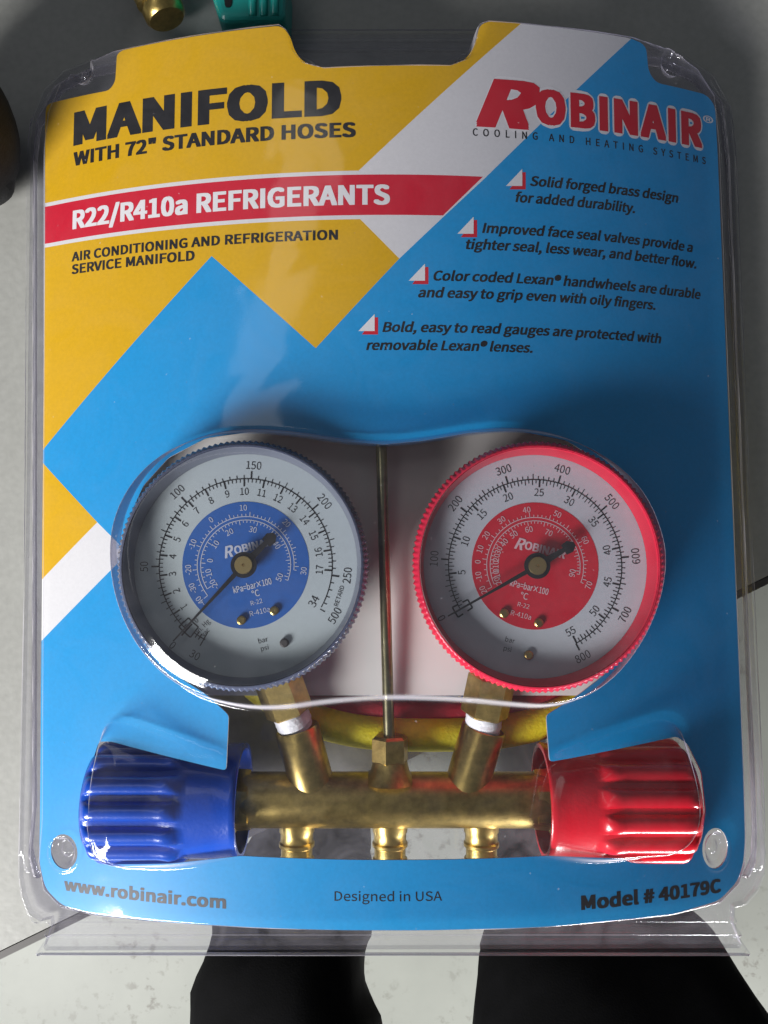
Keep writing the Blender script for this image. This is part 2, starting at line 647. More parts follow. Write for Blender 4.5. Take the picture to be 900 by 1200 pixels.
gauge_px = [(113, 655), (118, 605), (140, 560), (175, 525), (225, 502), (285, 495), (345, 500), (400, 509), (450, 513),
            (500, 508), (555, 498), (615, 494), (680, 505), (735, 535), (772, 575), (792, 625), (796, 662), (788, 708),
            (768, 756), (735, 800), (695, 828), (650, 838), (600, 834), (540, 827), (450, 824), (380, 830), (330, 838),
            (280, 838), (225, 826), (180, 800), (145, 760), (122, 710)]
GZ = 0.0545                                          # top of the gauge blister
kl_px = [(110, 862), (134, 862), (272, 899), (292, 1003), (200, 1022), (126, 1026), (102, 1016), (91, 980), (97, 912)]
kr_px = [(788, 858), (812, 866), (828, 925), (832, 962), (824, 992), (799, 1012), (705, 1017), (618, 1003), (640, 893)]
KZ = 0.0435
low_px = [(640, 838), (644, 893), (793, 863), (806, 872), (822, 905), (827, 950), (822, 985), (800, 1003), (760, 1006), (640, 1003),
          (282, 1003), (200, 1012), (120, 1013), (104, 1003), (100, 960), (104, 905), (116, 869), (130, 869), (265, 903), (268, 838)]

card_poly = [cxy(*p) for p in card_px]
face_poly = [tuple(on_card(u, v, 0.0012)[:2]) for u, v in face_px]
outer_poly = [tuple(at(u, v, 0.004)[:2]) for u, v in outer_px]
gb_poly = smooth_poly([at(u, v, GZ)[:2] for u, v in gauge_px], it=2)
kl_poly = round_poly([at(u, v, KZ)[:2] for u, v in kl_px], 0.006)
kr_poly = round_poly([at(u, v, KZ)[:2] for u, v in kr_px], 0.006)
hole_poly = [tuple(at(u, v, GZ)[:2]) for u, v in gauge_px[:21]] + [cxy(*p) for p in low_px] + \
            [tuple(at(u, v, GZ)[:2]) for u, v in gauge_px[28:]]
posts = [(98, 86, 0.0042, 0.0042), (786, 77, 0.0042, 0.0044), (75, 998, 0.0044, 0.0048), (838, 994, 0.0042, 0.0056)]
post_xy = [(*cxy(u, v), a, b) for u, v, a, b in posts]

# ------------------------------------------------------------------ clear clamshell pack
pack = empty('blister_pack', (CX0, 0, 0.0), 'clear plastic clamshell pack with domed windows lying over the table edge', 'blister pack')


def shell_height(X, Y, f_out, d_out):
    face = zc(X) + 0.0012
    t1 = sstep(-0.0014, 0.0030, f_out)
    ledge = 0.0125 - 0.0085 * sstep(0.0062, 0.0085, f_out)
    ledge = ledge + 0.0018 * np.exp(-((f_out - 0.0047) / 0.0007) ** 2) + 0.0020 * np.exp(-((f_out - 0.0112) / 0.0008) ** 2)
    z = face * (1 - t1) + ledge * t1
    # stand foot below the card: straight ridges and a thick lip
    foot = sstep(-0.120, -0.122, Y)
    yb = at(450, 1113, 0.004)[1]
    fz = 0.0040 + 0.0060 * np.exp(-((Y - yb - 0.0016) / 0.0014) ** 2) + 0.0040 * np.exp(-((Y - yb - 0.0068) / 0.0012) ** 2) \
        + 0.0016 * np.exp(-((Y - yb - 0.0100) / 0.0007) ** 2)
    low = (f_out > 0.003)
    z = np.where(low, z * (1 - foot) + fz * foot, z)
    # straight ridges along the top hinge
    yt = at(450, 38, 0.004)[1]
    hz = 0.0016 * np.exp(-((Y - yt + 0.0005) / 0.0006) ** 2) + 0.0014 * np.exp(-((Y - yt + 0.0034) / 0.0006) ** 2) + 0.0014 * np.exp(-((Y - yt + 0.0072) / 0.0006) ** 2)
    z = z + hz * sstep(0.002, 0.003, f_out) * (np.abs(X) < 0.1)
    # upturned outer lip at the sides
    z = z + 0.0016 * np.exp(-((d_out + 0.0010) / 0.0007) ** 2)
    # blisters
    for poly, top, w0, w1 in ((gb_poly, GZ, -0.0030, 0.0016), (kl_poly, KZ, -0.0020, 0.0022), (kr_poly, KZ, -0.0020, 0.0022)):
        s = sdf(poly, X, Y)
        t = 1 - sstep(w0, w1, s)
        dome = top - 0.0022 * sstep(-0.009, w0, s)
        z = np.where(dome > z, z + (dome - z) * t, z)
    # corner posts: pressed-in round buttons
    for px, py, a, b in post_xy:
        q = np.sqrt(((X - px) / a) ** 2 + ((Y - py) / b) ** 2)
        z = z - 0.0036 * (1 - sstep(0.60, 1.05, q)) + 0.0022 * (1 - sstep(0.15, 0.5, q)) + 0.0007 * np.exp(-((q - 1.1) / 0.10) ** 2)
    return z


def height_sheet(name, step, mat, parent):
    xs = np.arange(-0.1335, 0.1400, step)
    ys = np.arange(-0.1560, 0.1780, step)
    X, Y = np.meshgrid(xs, ys)
    d = sdf(outer_poly, X, Y)
    gy, gx = np.gradient(d, step)
    out = (d > 0) & (d < 1.5 * step)
    X = np.where(out, X - gx * d, X)
    Y = np.where(out, Y - gy * d, Y)
    keep = d < 1.5 * step
    f = sdf(face_poly, X, Y)
    Z = shell_height(X, Y, f, np.minimum(d, 0))
    nx = len(xs)
    idx = np.arange(X.size).reshape(X.shape)
    k = keep[:-1, :-1] & keep[1:, :-1] & keep[:-1, 1:] & keep[1:, 1:]
    anyin = (d[:-1, :-1] < 0) | (d[1:, :-1] < 0) | (d[:-1, 1:] < 0) | (d[1:, 1:] < 0)
    k &= anyin
    q = np.stack([idx[:-1, :-1][k], idx[:-1, 1:][k], idx[1:, 1:][k], idx[1:, :-1][k]], axis=1)
    used = np.unique(q)
    remap = np.full(X.size, -1)
    remap[used] = np.arange(len(used))
    q = remap[q]
    co = np.stack([X.ravel()[used], Y.ravel()[used], Z.ravel()[used]], axis=1) - np.array(parent_loc(parent))
    me = bpy.data.meshes.new(name)
    me.vertices.add(len(co))
    me.vertices.foreach_set('co', co.ravel())
    me.loops.add(q.size)
    me.loops.foreach_set('vertex_index', q.ravel().astype(np.int32))
    me.polygons.add(len(q))
    me.polygons.foreach_set('loop_start', np.arange(0, q.size, 4, dtype=np.int32))
    me.polygons.foreach_set('use_smooth', np.ones(len(q), dtype=bool))
    me.update(calc_edges=True)
    me.materials.append(M[mat])
    o = bpy.data.objects.new(name, me)
    COL.objects.link(o)
    o.parent = parent
    return o


height_sheet('front_shell', 0.00055, 'clear', pack)
n = len(outer_poly)
obj('back_shell', [(x, y, 0.0004) for x, y in outer_poly] + [(x, y, 0.0034) for x, y in outer_poly],
    [tuple(range(n))] + [(i, (i + 1) % n, n + (i + 1) % n, n + i) for i in range(n)], 'clear_back', pack)

# ------------------------------------------------------------------ printed card
card = empty('printed_card', (CX0, 0, Z_EDGE), 'bowed yellow, blue and white printed card with bold lettering inside the clear pack', 'card')
yA = (on_card(52, 239)[1] + on_card(450, 208)[1]) / 2
yB = (on_card(52, 282)[1] + on_card(450, 256)[1]) / 2
LW = 0.0013
XL = -0.2
regions = []                                         # (polygon, material index); later ones win
px = lambda L: [cxy(*p) for p in L]
regions.append((px([(20, -20), (664, -20), (610, 28), (392, 227), (468, 303), (370, 408), (248, 300), (52, 525), (20, 562)]), 1))
regions.append((px([(664, -20), (610, 28), (392, 227), (468, 303), (567, 210), (740, 45), (800, -14)]), 2))
regions.append((px([(44, 536), (114, 612), (20, 707)]), 1))
regions.append((px([(114, 612), (150, 648), (20, 778), (20, 706)]), 2))
la, lb = np.array(cxy(740, 45)), np.array(cxy(468, 303))
lx = lambda y: la[0] + (lb[0] - la[0]) * (y - la[1]) / (lb[1] - la[1])
regions.append(([(-0.13, yA + LW), (lx(yA + LW), yA + LW), (lx(yB - LW), yB - LW), (-0.13, yB - LW)], 2))
regions.append(([(-0.13, yA), (lx(yA), yA), (lx(yB), yB), (-0.13, yB)], 3))


def cdt_card():
    V, E = [], []

    def ring(poly):
        fine = []                                     # short edges, so that the sheet keeps its bow along every boundary
        for i in range(len(poly)):
            a, b = np.array(poly[i][:2], dtype=float), np.array(poly[(i + 1) % len(poly)][:2], dtype=float)
            m = max(1, int(math.ceil(np.linalg.norm(b - a) / 0.0025)))
            fine += [a + (b - a) * k / m for k in range(m)]
        poly = fine
        s = len(V)
        V.extend(Vector((float(p[0]), float(p[1]))) for p in poly)
        m = len(poly)
        E.extend((s + i, s + (i + 1) % m) for i in range(m))
    rounded = round_poly(card_poly, 0.0025, 4)
    hole = round_poly(hole_poly, 0.0012, 3)
    ring(rounded)
    ring(hole)
    for x, y, a, b in post_xy[2:]:
        ring([(x + a * 1.12 * math.cos(t), y + b * 1.12 * math.sin(t)) for t in np.linspace(0, 2 * math.pi, 25)[:-1]])
    for poly, _ in regions:
        ring(poly)
    for x in np.arange(-0.115, 0.118, 0.0024):
        for y in np.arange(-0.13, 0.15, 0.012):
            V.append(Vector((float(x) + 1e-4 * random.random(), float(y))))
    v, e, f, *_ = delaunay_2d_cdt(V, E, [], 0, 1e-7)
    v = np.array([tuple(q) for q in v])
    tri = np.array([tuple(q) for q in f if len(q) == 3])
    c = v[tri].mean(axis=1)
    keep = inside(rounded, c[:, 0], c[:, 1]) & ~inside(hole, c[:, 0], c[:, 1])
    for x, y, a, b in post_xy[2:]:
        keep &= ((c[:, 0] - x) / (a * 1.12)) ** 2 + ((c[:, 1] - y) / (b * 1.12)) ** 2 > 1
    tri, c = tri[keep], c[keep]
    idx = np.zeros(len(tri), dtype=np.int32)
    for poly, k in regions:
        idx[inside(poly, c[:, 0], c[:, 1])] = k
    return v, tri, idx


cv, ct, ci = cdt_card()
co = np.column_stack([cv, zc(cv[:, 0])])
used = np.unique(ct)
rm = np.full(len(cv), -1)
rm[used] = np.arange(len(used))
o = obj('board', co[used], rm[ct], ['blue', 'yellow', 'white', 'red', 'board'], card, True, ci)
sm = o.modifiers.new('thickness', 'SOLIDIFY')
sm.thickness = 0.00045
sm.offset = -1
sm.use_rim = True
sm.material_offset = 4
sm.material_offset_rim = 4
es = o.modifiers.new('crisp_edges', 'EDGE_SPLIT')
es.split_angle = R(35)
if o.data.polygons[0].normal.z < 0:
    o.data.flip_normals()


def arc(x):
    return RC * np.arcsin((np.asarray(x) - CX0) / RC)


def unarc(s):
    return CX0 + RC * np.sin(np.asarray(s) / RC)


def card_text(s, p0, p1, cap, mat, bold=0.0, shear=0.0, space=1.0, lift=0.00003, name='lettering', grow=None):
    V0 = glyphs(s, bold, shear, space)[0]
    V, F = glyphs(s, bold, shear, space)
    if grow is not None:                              # wider rim round the same letters
        V, F = glyphs(s, grow, shear, space, True)
    a, b = on_card(*p0), on_card(*p1)
    mid = on_card((p0[0] + p1[0]) / 2, (p0[1] + p1[1]) / 2)
    top = on_card((p0[0] + p1[0]) / 2, (p0[1] + p1[1]) / 2 - cap)
    by = bold * 0.55
    h = (top[1] - mid[1]) / (1 + 2 * by)
    y0 = (a[1] + b[1]) / 2
    s0, s1 = float(arc(a[0])), float(arc(b[0]))
    x0, x1 = V0[:, 0].min(), V0[:, 0].max()
    G = np.column_stack([s0 + (V[:, 0] - x0) / (x1 - x0) * (s1 - s0), y0 + (V[:, 1] + by) * h, V[:, 2]])
    G, F = slice_x(G, F, 0.0030)
    X = unarc(G[:, 0])
    return obj(name, np.column_stack([X, G[:, 1], zc(X) + lift + G[:, 2]]), F, mat, card)


card_text('MANIFOLD', (86, 168), (400, 139), 41, 'ink', 0.088, 0, 1.03)
card_text('WITH 72" STANDARD HOSES', (86, 191), (417, 165), 17, 'ink', 0.074, 0, 1.02)
card_text('R22/R410a REFRIGERANTS', (85, 265), (457, 244), 23, 'ink_white', 0.070, 0, 1.02)
card_text('AIR CONDITIONING AND REFRIGERATION', (84, 304), (396, 284), 11.5, 'ink', 0.062, 0, 1.02)
card_text('SERVICE MANIFOLD', (84, 319), (228, 308), 11.5, 'ink', 0.062, 0, 1.02)
for grow, mat, lift in ((0.125, 'ink_white', 0.00001), (None, 'ink_red', 0.00006)):
    card_text('R', (558, 150), (633, 152), 57, mat, 0.095, 0.30, lift=lift, grow=grow)
    card_text('OBINAIR', (628, 148), (823, 171), 40, mat, 0.092, 0, 1.07, lift=lift + 0.00002, grow=None if grow is None else 0.150)
card_text('COOLING AND HEATING SYSTEMS', (554, 163), (827, 189), 8.5, 'ink', 0.030, 0, 1.38)
card_text('®', (824, 150), (836, 152), 14, 'ink_white', 0.01)
IT = 0.22
for s, a, b in (('Solid forged brass design', (621, 219), (795, 237)), ('for added durability.', (604, 238), (744, 249)),
                ('Improved face seal valves provide a', (565, 275), (812, 294)),
                ('tighter seal, less wear, and better flow.', (546, 294), (816, 313)),
                ('Color coded Lexan® handwheels are durable', (508, 331), (821, 349)),
                ('and easy to grip even with oily fingers.', (490, 350), (768, 362)),
                ('Bold, easy to read gauges are protected with', (448, 391), (775, 401)),
                ('removable Lexan® lenses.', (429, 411), (624, 413))):
    card_text(s, a, b, 11.5, 'ink', 0.050, IT, 1.0)
card_text('www.robinair.com', (75, 1045), (265, 1063), 15, 'ink_soft', 0.070, 0, 1.02)
card_text('Designed in USA', (392, 1055), (518, 1056), 11, 'ink', 0.006, 0, 1.0)
card_text('Model # 40179C', (681, 1065), (845, 1047), 16.5, 'ink', 0.078, 0, 1.02)
for u, v in ((605, 211), (548, 267), (491, 322), (432, 381)):
    for du, dv, mat, lift in ((3, 3, 'ink_red', 0.00003), (0, 0, 'ink_white', 0.00006)):
        P = [cxy(u - 12 + du, v + 7 + dv), cxy(u + 7 + du, v + 7 + dv), cxy(u + 7 + du, v - 13 + dv)]
        if mat == 'ink_red':
            P = [cxy(u - 9, v + 8), cxy(u + 11, v + 11), cxy(u + 11, v - 9), cxy(u + 7, v - 9)]
            P[0] = cxy(u - 8, v + 11)
        obj('bullet_mark', [(x, y, float(zc(x)) + lift) for x, y in P], [tuple(range(len(P)))], mat, card)

bp_px = [(135, 490), (770, 490), (770, 815), (135, 815)]
V, F = prism([at(u, v, 0.0216)[:2] for u, v in bp_px][::-1], 0.0212, 0.0216)
obj('backing_panel', V, F, 'backing', card)

# ------------------------------------------------------------------ manifold gauge set
mb = at(457, 937, 0.022)
man = empty('manifold_gauge_set', (mb[0], mb[1], 0.008), 'brass manifold with blue and red gauges and handwheels sealed in the pack', 'manifold gauge set')
AZ = 0.022
xl, xr = at(282, 937, AZ)[0], at(645, 937, AZ)[0]
ya = float(mb[1])
o = obj('manifold_body', *lathe((xl, ya, AZ), (1, 0, 0), [(0, 0.0070), (0.0004, 0.0083), (0.003, 0.0086), (xr - xl - 0.003, 0.0086), (xr - xl - 0.0004, 0.0083), (xr - xl, 0.007)], 48), 'brass_dull', man)
auto_smooth(o)
for u in (348, 457, 564):
    p = at(u, 975, AZ - 0.002)
    prof = [(0.004, 0.0056), (0.0105, 0.0056), (0.0110, 0.0052), (0.0135, 0.0052), (0.0140, 0.0057), (0.0150, 0.0057), (0.0155, 0.0050), (0.0185, 0.0050), (0.019, 0.0056), (0.028, 0.0056), (0.0285, 0.004)]
    auto_smooth(obj('hose_port', *lathe((p[0], ya, AZ - 0.002), (0, -1, 0), prof, 32), 'brass', man))


def hexa(base, axis, prof, mat, name, parent, ph=0.0):
    return obj(name, *lathe(base, axis, prof, 6, phase=ph), mat, parent)


# hook rod with its hex nut and tapered boss
p = at(457, 937, AZ)
boss = [(0.006, 0.0088), (0.0095, 0.0062), (0.0125, 0.0055)]
auto_smooth(obj('rod_boss', *lathe((p[0], ya, AZ + 0.001), (0, 1, 0), boss, 24), 'brass_dull', man))
hexa((p[0], ya + 0.0118, AZ + 0.001), (0, 1, 0), [(0, 0.0052), (0.0007, 0.0060), (0.0078, 0.0060), (0.0086, 0.0050)], 'brass_dull', 'hex_nut', man, 0.3)
q = at(446, 495, AZ + 0.008)
rp = [Vector((p[0] - 0.0002, ya + 0.016, AZ + 0.0022)), Vector((q[0], q[1], AZ + 0.008)), Vector((q[0] - 0.0003, q[1] + 0.02, AZ + 0.008))]
auto_smooth(obj('hook_rod', *tube(rp, 0.0018, 16), 'steel', man))

# handwheels
NL = 14


def handwheel(sign, mat, x_out, x_in, label):
    L = abs(x_in - x_out)
    ax = (1 if x_in > x_out else -1, 0, 0)
    prof, lob = [], []
    for h in [0, .0004, .0012, .0024, .0036, .005, .0065, .009, .012, .015, .018, .021, .0235, .0255, .027, .0280, .0290, .0300, .0312, .033, .036, .040]:
        if h > L - 0.003:
            break
        a = h / L
        r = 0.0166 + 0.0009 * min(1.0, max(0.0, (h - 0.024) / 0.006))
        if h < 0.0036:
            r -= 0.0030 * (1 - math.sqrt(max(0, 1 - (1 - h / 0.0036) ** 2)))
        e = min(1.0, max(0.0, (h - 0.0012) / 0.0030)) ** 0.5
        f = min(1.0, max(0.0, (0.0305 - h) / 0.0034)) ** 0.5
        prof.append((h, r))
        lob.append(0.0025 * e * f)
    prof += [(L - 0.0020, 0.0175), (L - 0.0006, 0.0178), (L, 0.0174), (L, 0.0160), (L - 0.0012, 0.0156), (L - 0.011, 0.0148), (L - 0.0115, 0.0085)]
    lob += [0] * 7

    def rf(t, k):
        ph = (NL * t / (2 * math.pi) + (0.15 if sign < 0 else 0.35)) % 1.0 - 0.5
        return lob[k] * math.sqrt(max(0.0, 1 - (ph / 0.37) ** 2))
    V, F = lathe((x_out, ya, AZ), ax, prof, NL * 18, rf)
    o = obj('handwheel', V, F, mat, man)
    o['label'] = label
    auto_smooth(o, 50)
    V, F = lathe((x_in - ax[0] * 0.0118, ya, AZ), ax, [(0, 0.010), (0.004, 0.0100), (0.0042, 0.0115), (0.0085, 0.0115), (0.0095, 0.0098), (0.014, 0.0095)], 6)
    obj('bonnet', V, F, 'brass', o)
    return o


handwheel(-1, 'knob_blue', at(106, 940, 0.026)[0], at(286, 940, 0.022)[0], 'blue ribbed handwheel')
handwheel(1, 'knob_red', at(810, 940, 0.026)[0], at(634, 940, 0.022)[0], 'red ribbed handwheel')

DZ = 0.0435                                            # height of the dial faces
K = float((CAM[2] - DZ) / CT / FPX)                    # metres per photo pixel there


def dial_text(s, cx, cy, dx, dy, rot, cap, z, bold=0.0, wide=1.0, shear=0.0):
    """flat text centred at a pixel offset from the dial centre; rot in degrees anticlockwise"""
    V, F = glyphs(s, bold, shear)
    h = cap * K
    x = (V[:, 0] - (V[:, 0].min() + V[:, 0].max()) / 2) * h * wide
    y = (V[:, 1] - 0.5) * h
    c, sn = math.cos(R(rot)), math.sin(R(rot))
    return [(cx + dx * K + a * c - b * sn, cy - dy * K + a * sn + b * c, z + q) for a, b, q in zip(x, y, V[:, 2])], F


def polar(cx, cy, ang, r):
    return cx + r * K * math.sin(R(ang)), cy + r * K * math.cos(R(ang))


def tick(cx, cy, ang, r0, r1, wpx, z):
    a = polar(cx, cy, ang, r0)
    b = polar(cx, cy, ang, r1)
    t = (math.cos(R(ang)) * wpx * K / 2, -math.sin(R(ang)) * wpx * K / 2)
    return [(a[0] - t[0], a[1] - t[1], z), (a[0] + t[0], a[1] + t[1], z), (b[0] + t[0], b[1] + t[1], z), (b[0] - t[0], b[1] - t[1], z)], [(0, 1, 2, 3)]


def arc_band(cx, cy, a0, a1, r, wpx, z, n=90):
    V, F = [], []
    for i in range(n + 1):
        a = a0 + (a1 - a0) * i / n
        for rr in (r - wpx / 2, r + wpx / 2):
            x, y = polar(cx, cy, a, rr)
            V.append((x, y, z))
    for i in range(n):
        F.append((2 * i, 2 * i + 1, 2 * i + 3, 2 * i + 2))
    return V, F


def radial_rot(ang, flip_lo=74, flip_hi=243):
    a = ang % 360
    return -a + (180 if flip_lo < a < flip_hi else 0)


def disc(cx, cy, r, z0, z1, seg=96):
    return lathe((cx, cy, z0), (0, 0, 1), [(0, r), (z1 - z0, r)], seg)


def gauge(cu, cv, tone, label, outer, inner, a0, psi_deg, psi_max, bar_deg, bar_max, wout, win, needle, tail, tilt, mirror):
    c = at(cu, cv, DZ)
    cx, cy = float(c[0]), float(c[1])
    case = obj('pressure_gauge', *lathe((cx, cy, 0.015), (0, 0, 1), [(0, 0.027), (0.002, 0.0300), (0.019, 0.0318), (0.0205, 0.0330), (DZ - 0.0156, 0.0338)], 72), 'case_' + tone, man)
    auto_smooth(case)
    case['label'] = label
    g = case
    # dial and its disc
    obj('dial', *disc(cx, cy, 0.0342, DZ - 0.0005, DZ, 96), 'dial' if tone == 'blue' else 'dial_r', g)
    obj('dial_disc', *disc(cx, cy, 74 * K, DZ, DZ + 0.00008, 96), 'disc_' + tone, g)
    z1, z2 = DZ + 0.00008, DZ + 0.00016
    # black scale
    RS, bdiv, bbig = 101, (5 if tone == 'blue' else 2), (5 if tone == 'blue' else 10)
    parts = [arc_band(cx, cy, a0, a0 + psi_deg * psi_max, RS, 1.2, z1)]
    nt = int(psi_max * 10 + .5)
    for i in range(nt + 1):
        ang = a0 + psi_deg * i / 10
        big, mid = i % 10 == 0, i % 5 == 0
        parts.append(tick(cx, cy, ang, RS, RS + (9 if big else 6.5 if mid else 4.2), 1.9 if big else 1.0, z1))
    nb = int(round(bar_max * bdiv))
    for i in range(nb + 1):
        ang = a0 + bar_deg * i / bdiv
        big, mid = i % bbig == 0, tone == 'red' and i % bdiv == 0
        parts.append(tick(cx, cy, ang, RS - (9 if big else 6.5 if mid else 4.5), RS, 1.9 if big else 1.0, z1))
    obj('scale_print', *merge(*parts), 'ink', g)
    parts = []
    for s, ang, r, cap in outer:
        parts.append(dial_text(s, cx, cy, r * math.sin(R(ang)), -r * math.cos(R(ang)), radial_rot(ang), cap, z1, 0.0, 0.92))
    if tone == 'blue':
        # the zero box, the vacuum ticks and the small words
        for ang, r0, r1, wp in ((217, 90, 105, 1.6), (227, 90, 105, 1.6)):
            parts.append(tick(cx, cy, ang, r0, r1, wp, z1))
        for r in (90, 105):
            parts.append(arc_band(cx, cy, 217, 227, r, 1.6, z1, 6))
        parts.append(arc_band(cx, cy, 208, 217, 98, 1.2, z1, 8))
        for ang, l in ((214.5, 4), (212, 4), (209, 9)):
            parts.append(tick(cx, cy, ang, 98 - l, 98 + l, 1.3, z1))
        parts.append(dial_text('in. Hg', cx, cy, -49, 71, 46, 6, z1, 0, 0.9))
        parts.append(dial_text('0', cx, cy, -57, 64, 46, 6.5, z1, 0, 0.9))
        parts.append(dial_text('vac', cx, cy, -46, 78, 46, 5.5, z1, 0, 0.9))
        parts.append(dial_text('RETARD', cx, cy, 109, 36, 72, 5.2, z1, 0, 0.95))
        for a, b in (('bar', (21, 87)), ('psi', (23, 96))):
            parts.append(dial_text(a, cx, cy, b[0], b[1], tilt, 5.5, z1))
    else:
        for ang, r0, r1, wp in ((236.5, 88, 108, 1.8), (243.5, 88, 108, 1.8)):
            parts.append(tick(cx, cy, ang, r0, r0 + 7, wp, z1))
            parts.append(tick(cx, cy, ang, r1 - 7, r1, wp, z1))
        for r in (88, 108):
            parts.append(arc_band(cx, cy, 236.5, 243.5, r, 1.8, z1, 6))
        for a, b in (('bar', (-30, 86)), ('psi', (-33, 96))):
            parts.append(dial_text(a, cx, cy, b[0], b[1], tilt, 5.5, z1))
    obj('numeral_print', *merge(*parts), 'ink', g)
    # pale scales on the coloured disc
    parts = []
    for lst, r_arc, sgn in ((wout, 56.5, 1), (win, 52.5, -1)):
        lo, hi = lst[0][1], lst[-1][1]
        parts.append(arc_band(cx, cy, lo, hi, r_arc, 0.9, z2))
        nn = 46
        for i in range(nn + 1):
            a = lo + (hi - lo) * (i / nn) ** 0.86
            parts.append(tick(cx, cy, a, r_arc, r_arc + sgn * (5.5 if i % 5 == 0 else 3.2), 0.8, z2))
        for s, a, r in lst:
            parts.append(dial_text(s, cx, cy, r * math.sin(R(a)), -r * math.cos(R(a)), radial_rot(a, 90, 225), 6.6, z2, 0.01, 0.95))
    e = 1 if not mirror else -1
    parts.append(dial_text('R', cx, cy, -20 * e if e > 0 else -17, -15.5 if e > 0 else -25.5, tilt, 13, z2, 0.05, 0.95, 0.28))
    parts.append(dial_text('OBINAIR', cx, cy, 10 if e > 0 else 12, -22.5 if e > 0 else -18.5, tilt, 9, z2, 0.06, 1.0))
    parts.append(dial_text('kPa=bar×100', cx, cy, 8 if e > 0 else -7, 24 if e > 0 else 25, tilt, 7.2, z2, 0.03, 0.72))
    parts.append(dial_text('°C', cx, cy, 12 if e > 0 else -13, 33 if e > 0 else 35, tilt, 7.5, z2, 0.02, 0.9))
    parts.append(dial_text('R-22', cx, cy, 13 if e > 0 else -14, 43 if e > 0 else 46, tilt, 5.2, z2, 0.0, 1.0))
    parts.append(dial_text('R-410a', cx, cy, 17 if e > 0 else -17, 54 if e > 0 else 57, tilt, 5.8, z2, 0.0, 1.0))
    obj('disc_print', *merge(*parts), 'ink_pale' if tone == 'blue' else 'ink_pink', g)
    # rivets and the pin
    for (dx, dy), mat in (((-4, 64), 'brass') if e > 0 else ((-37, 55), 'brass'), ((34, 53), 'brass') if e > 0 else ((3, 66), 'brass'),
                          ((46, 90), 'edge') if e > 0 else ((-9, 103), 'brass_dull')):
        obj('rivet', *lathe((cx + dx * K, cy - dy * K, DZ), (0, 0, 1), [(0, 0.00135), (0.0010, 0.00135), (0.0013, 0.0009)], 20), mat, g)
    # needle
    zn = DZ + 0.0032

    def pt(ang, r, off):
        x, y = polar(cx, cy, ang, r)
        return (x + math.cos(R(ang)) * off * K, y - math.sin(R(ang)) * off * K)
    L = [pt(needle, 14, -2.6), pt(needle, 60, -1.6), pt(needle, 118, -0.7), pt(needle, 118, 0.7), pt(needle, 60, 1.6), pt(needle, 14, 2.6)]
    T = [pt(tail, 12, 4.0), pt(tail, 36, 2.7), pt(tail, 36, 6.4), pt(tail, 44, 7.2), pt(tail, 50, 2.5), pt(tail, 50, -2.5), pt(tail, 44, -7.2), pt(tail, 36, -6.4), pt(tail, 36, -2.7), pt(tail, 12, -4.0)]
    ring = [(cx + 15 * K * math.cos(t), cy + 15 * K * math.sin(t)) for t in np.linspace(0, 2 * math.pi, 41)[:-1]]
    obj('needle', *merge(prism(L, zn, zn + 0.0004), prism(T[::-1], zn + 0.00005, zn + 0.00045), prism(ring, zn - 0.0001, zn + 0.0006)), 'black', g)
    obj('hub', *lathe((cx, cy, DZ), (0, 0, 1), [(0, 10.5 * K), (0.0040, 10.5 * K), (0.0044, 10 * K), (0.0044, 1.8 * K), (0.0039, 1.2 * K)], 32), 'brass_hub', g)
    # inner ring wall, knurled bezel, lens
    H = 0.0072
    o = obj('inner_ring', *lathe((cx, cy, DZ), (0, 0, 1), [(0.0002, 130 * K), (0.0010, 130.5 * K), (H - 0.0012, 134.5 * K), (H - 0.0004, 135.2 * K)], 96, caps=False), 'ring_grey' if tone == 'blue' else 'ring_red', g, True)
    NT = 132
    prof = [(-0.0060, 135.5 * K), (-0.0060, 139.5 * K), (0.0006, 140 * K), (0.0012, 141.5 * K), (0.0020, 142 * K), (H - 0.0030, 142 * K), (H - 0.0018, 141 * K), (H - 0.0012, 139.5 * K), (H - 0.0004, 138.5 * K), (H, 137.5 * K), (H, 136 * K), (H - 0.0006, 135.4 * K), (-0.006, 135.5 * K)]
    amp = [0, 0, 0.4, 1, 1, 1, 1, 0.8, 0.55, 0, 0, 0, 0]

    def kn(t, k):
        return amp[k] * 2.2 * K * (0.5 + 0.5 * math.cos(NT * t))
    o = obj('bezel', *lathe((cx, cy, DZ), (0, 0, 1), prof, NT * 4, kn, caps=False), 'bezel_' + tone, g)
    auto_smooth(o, 60)
    obj('lens', [(cx + 135 * K * math.cos(t), cy + 135 * K * math.sin(t), DZ + H - 0.0012) for t in np.linspace(0, 2 * math.pi, 97)[:-1]], [tuple(range(96))], 'lens', g)
    return cx, cy


outL = [('0', 222, 125, 9), ('50', 269, 118.5, 9), ('100', 316.5, 118, 9), ('150', 4, 117, 9.2), ('200', 51, 118, 9.2), ('250', 96, 119, 9.2), ('500', 119.5, 119.5, 9.4), ('30', 209, 119, 9), ('34', 118, 90, 9.5)]
for i in range(1, 18):
    outL.append((str(i), 222 + i * 13.63, 86, 8.2))
wL = [('-40', 231, 67), ('-30', 246, 67), ('-20', 265, 67), ('-10', 291, 67), ('0', 322, 67), ('10', 357, 67), ('20', 404, 68), ('30', 456, 68)]
iL = [('-20', 238, 43), ('-10', 256, 44), ('0', 277, 42), ('10', 304, 43), ('20', 333, 43), ('30', 371, 42), ('40', 417, 43), ('50', 470, 42)]
gl = gauge(288, 662, 'blue', 'blue pressure gauge with knurled bezel', outL, None, 222, 47.0, 5.47, 13.63, 17, wL, iL, 222.5, 45, 14, False)
outR = [('0', 241, 125, 9)] + [(str(100 * i), 240 + 34.1 * i, 118, 9.2) for i in range(1, 9)]
outR += [(str(5 * i), 240 + 24.75 * i, 86, 8.6) for i in range(1, 12)]
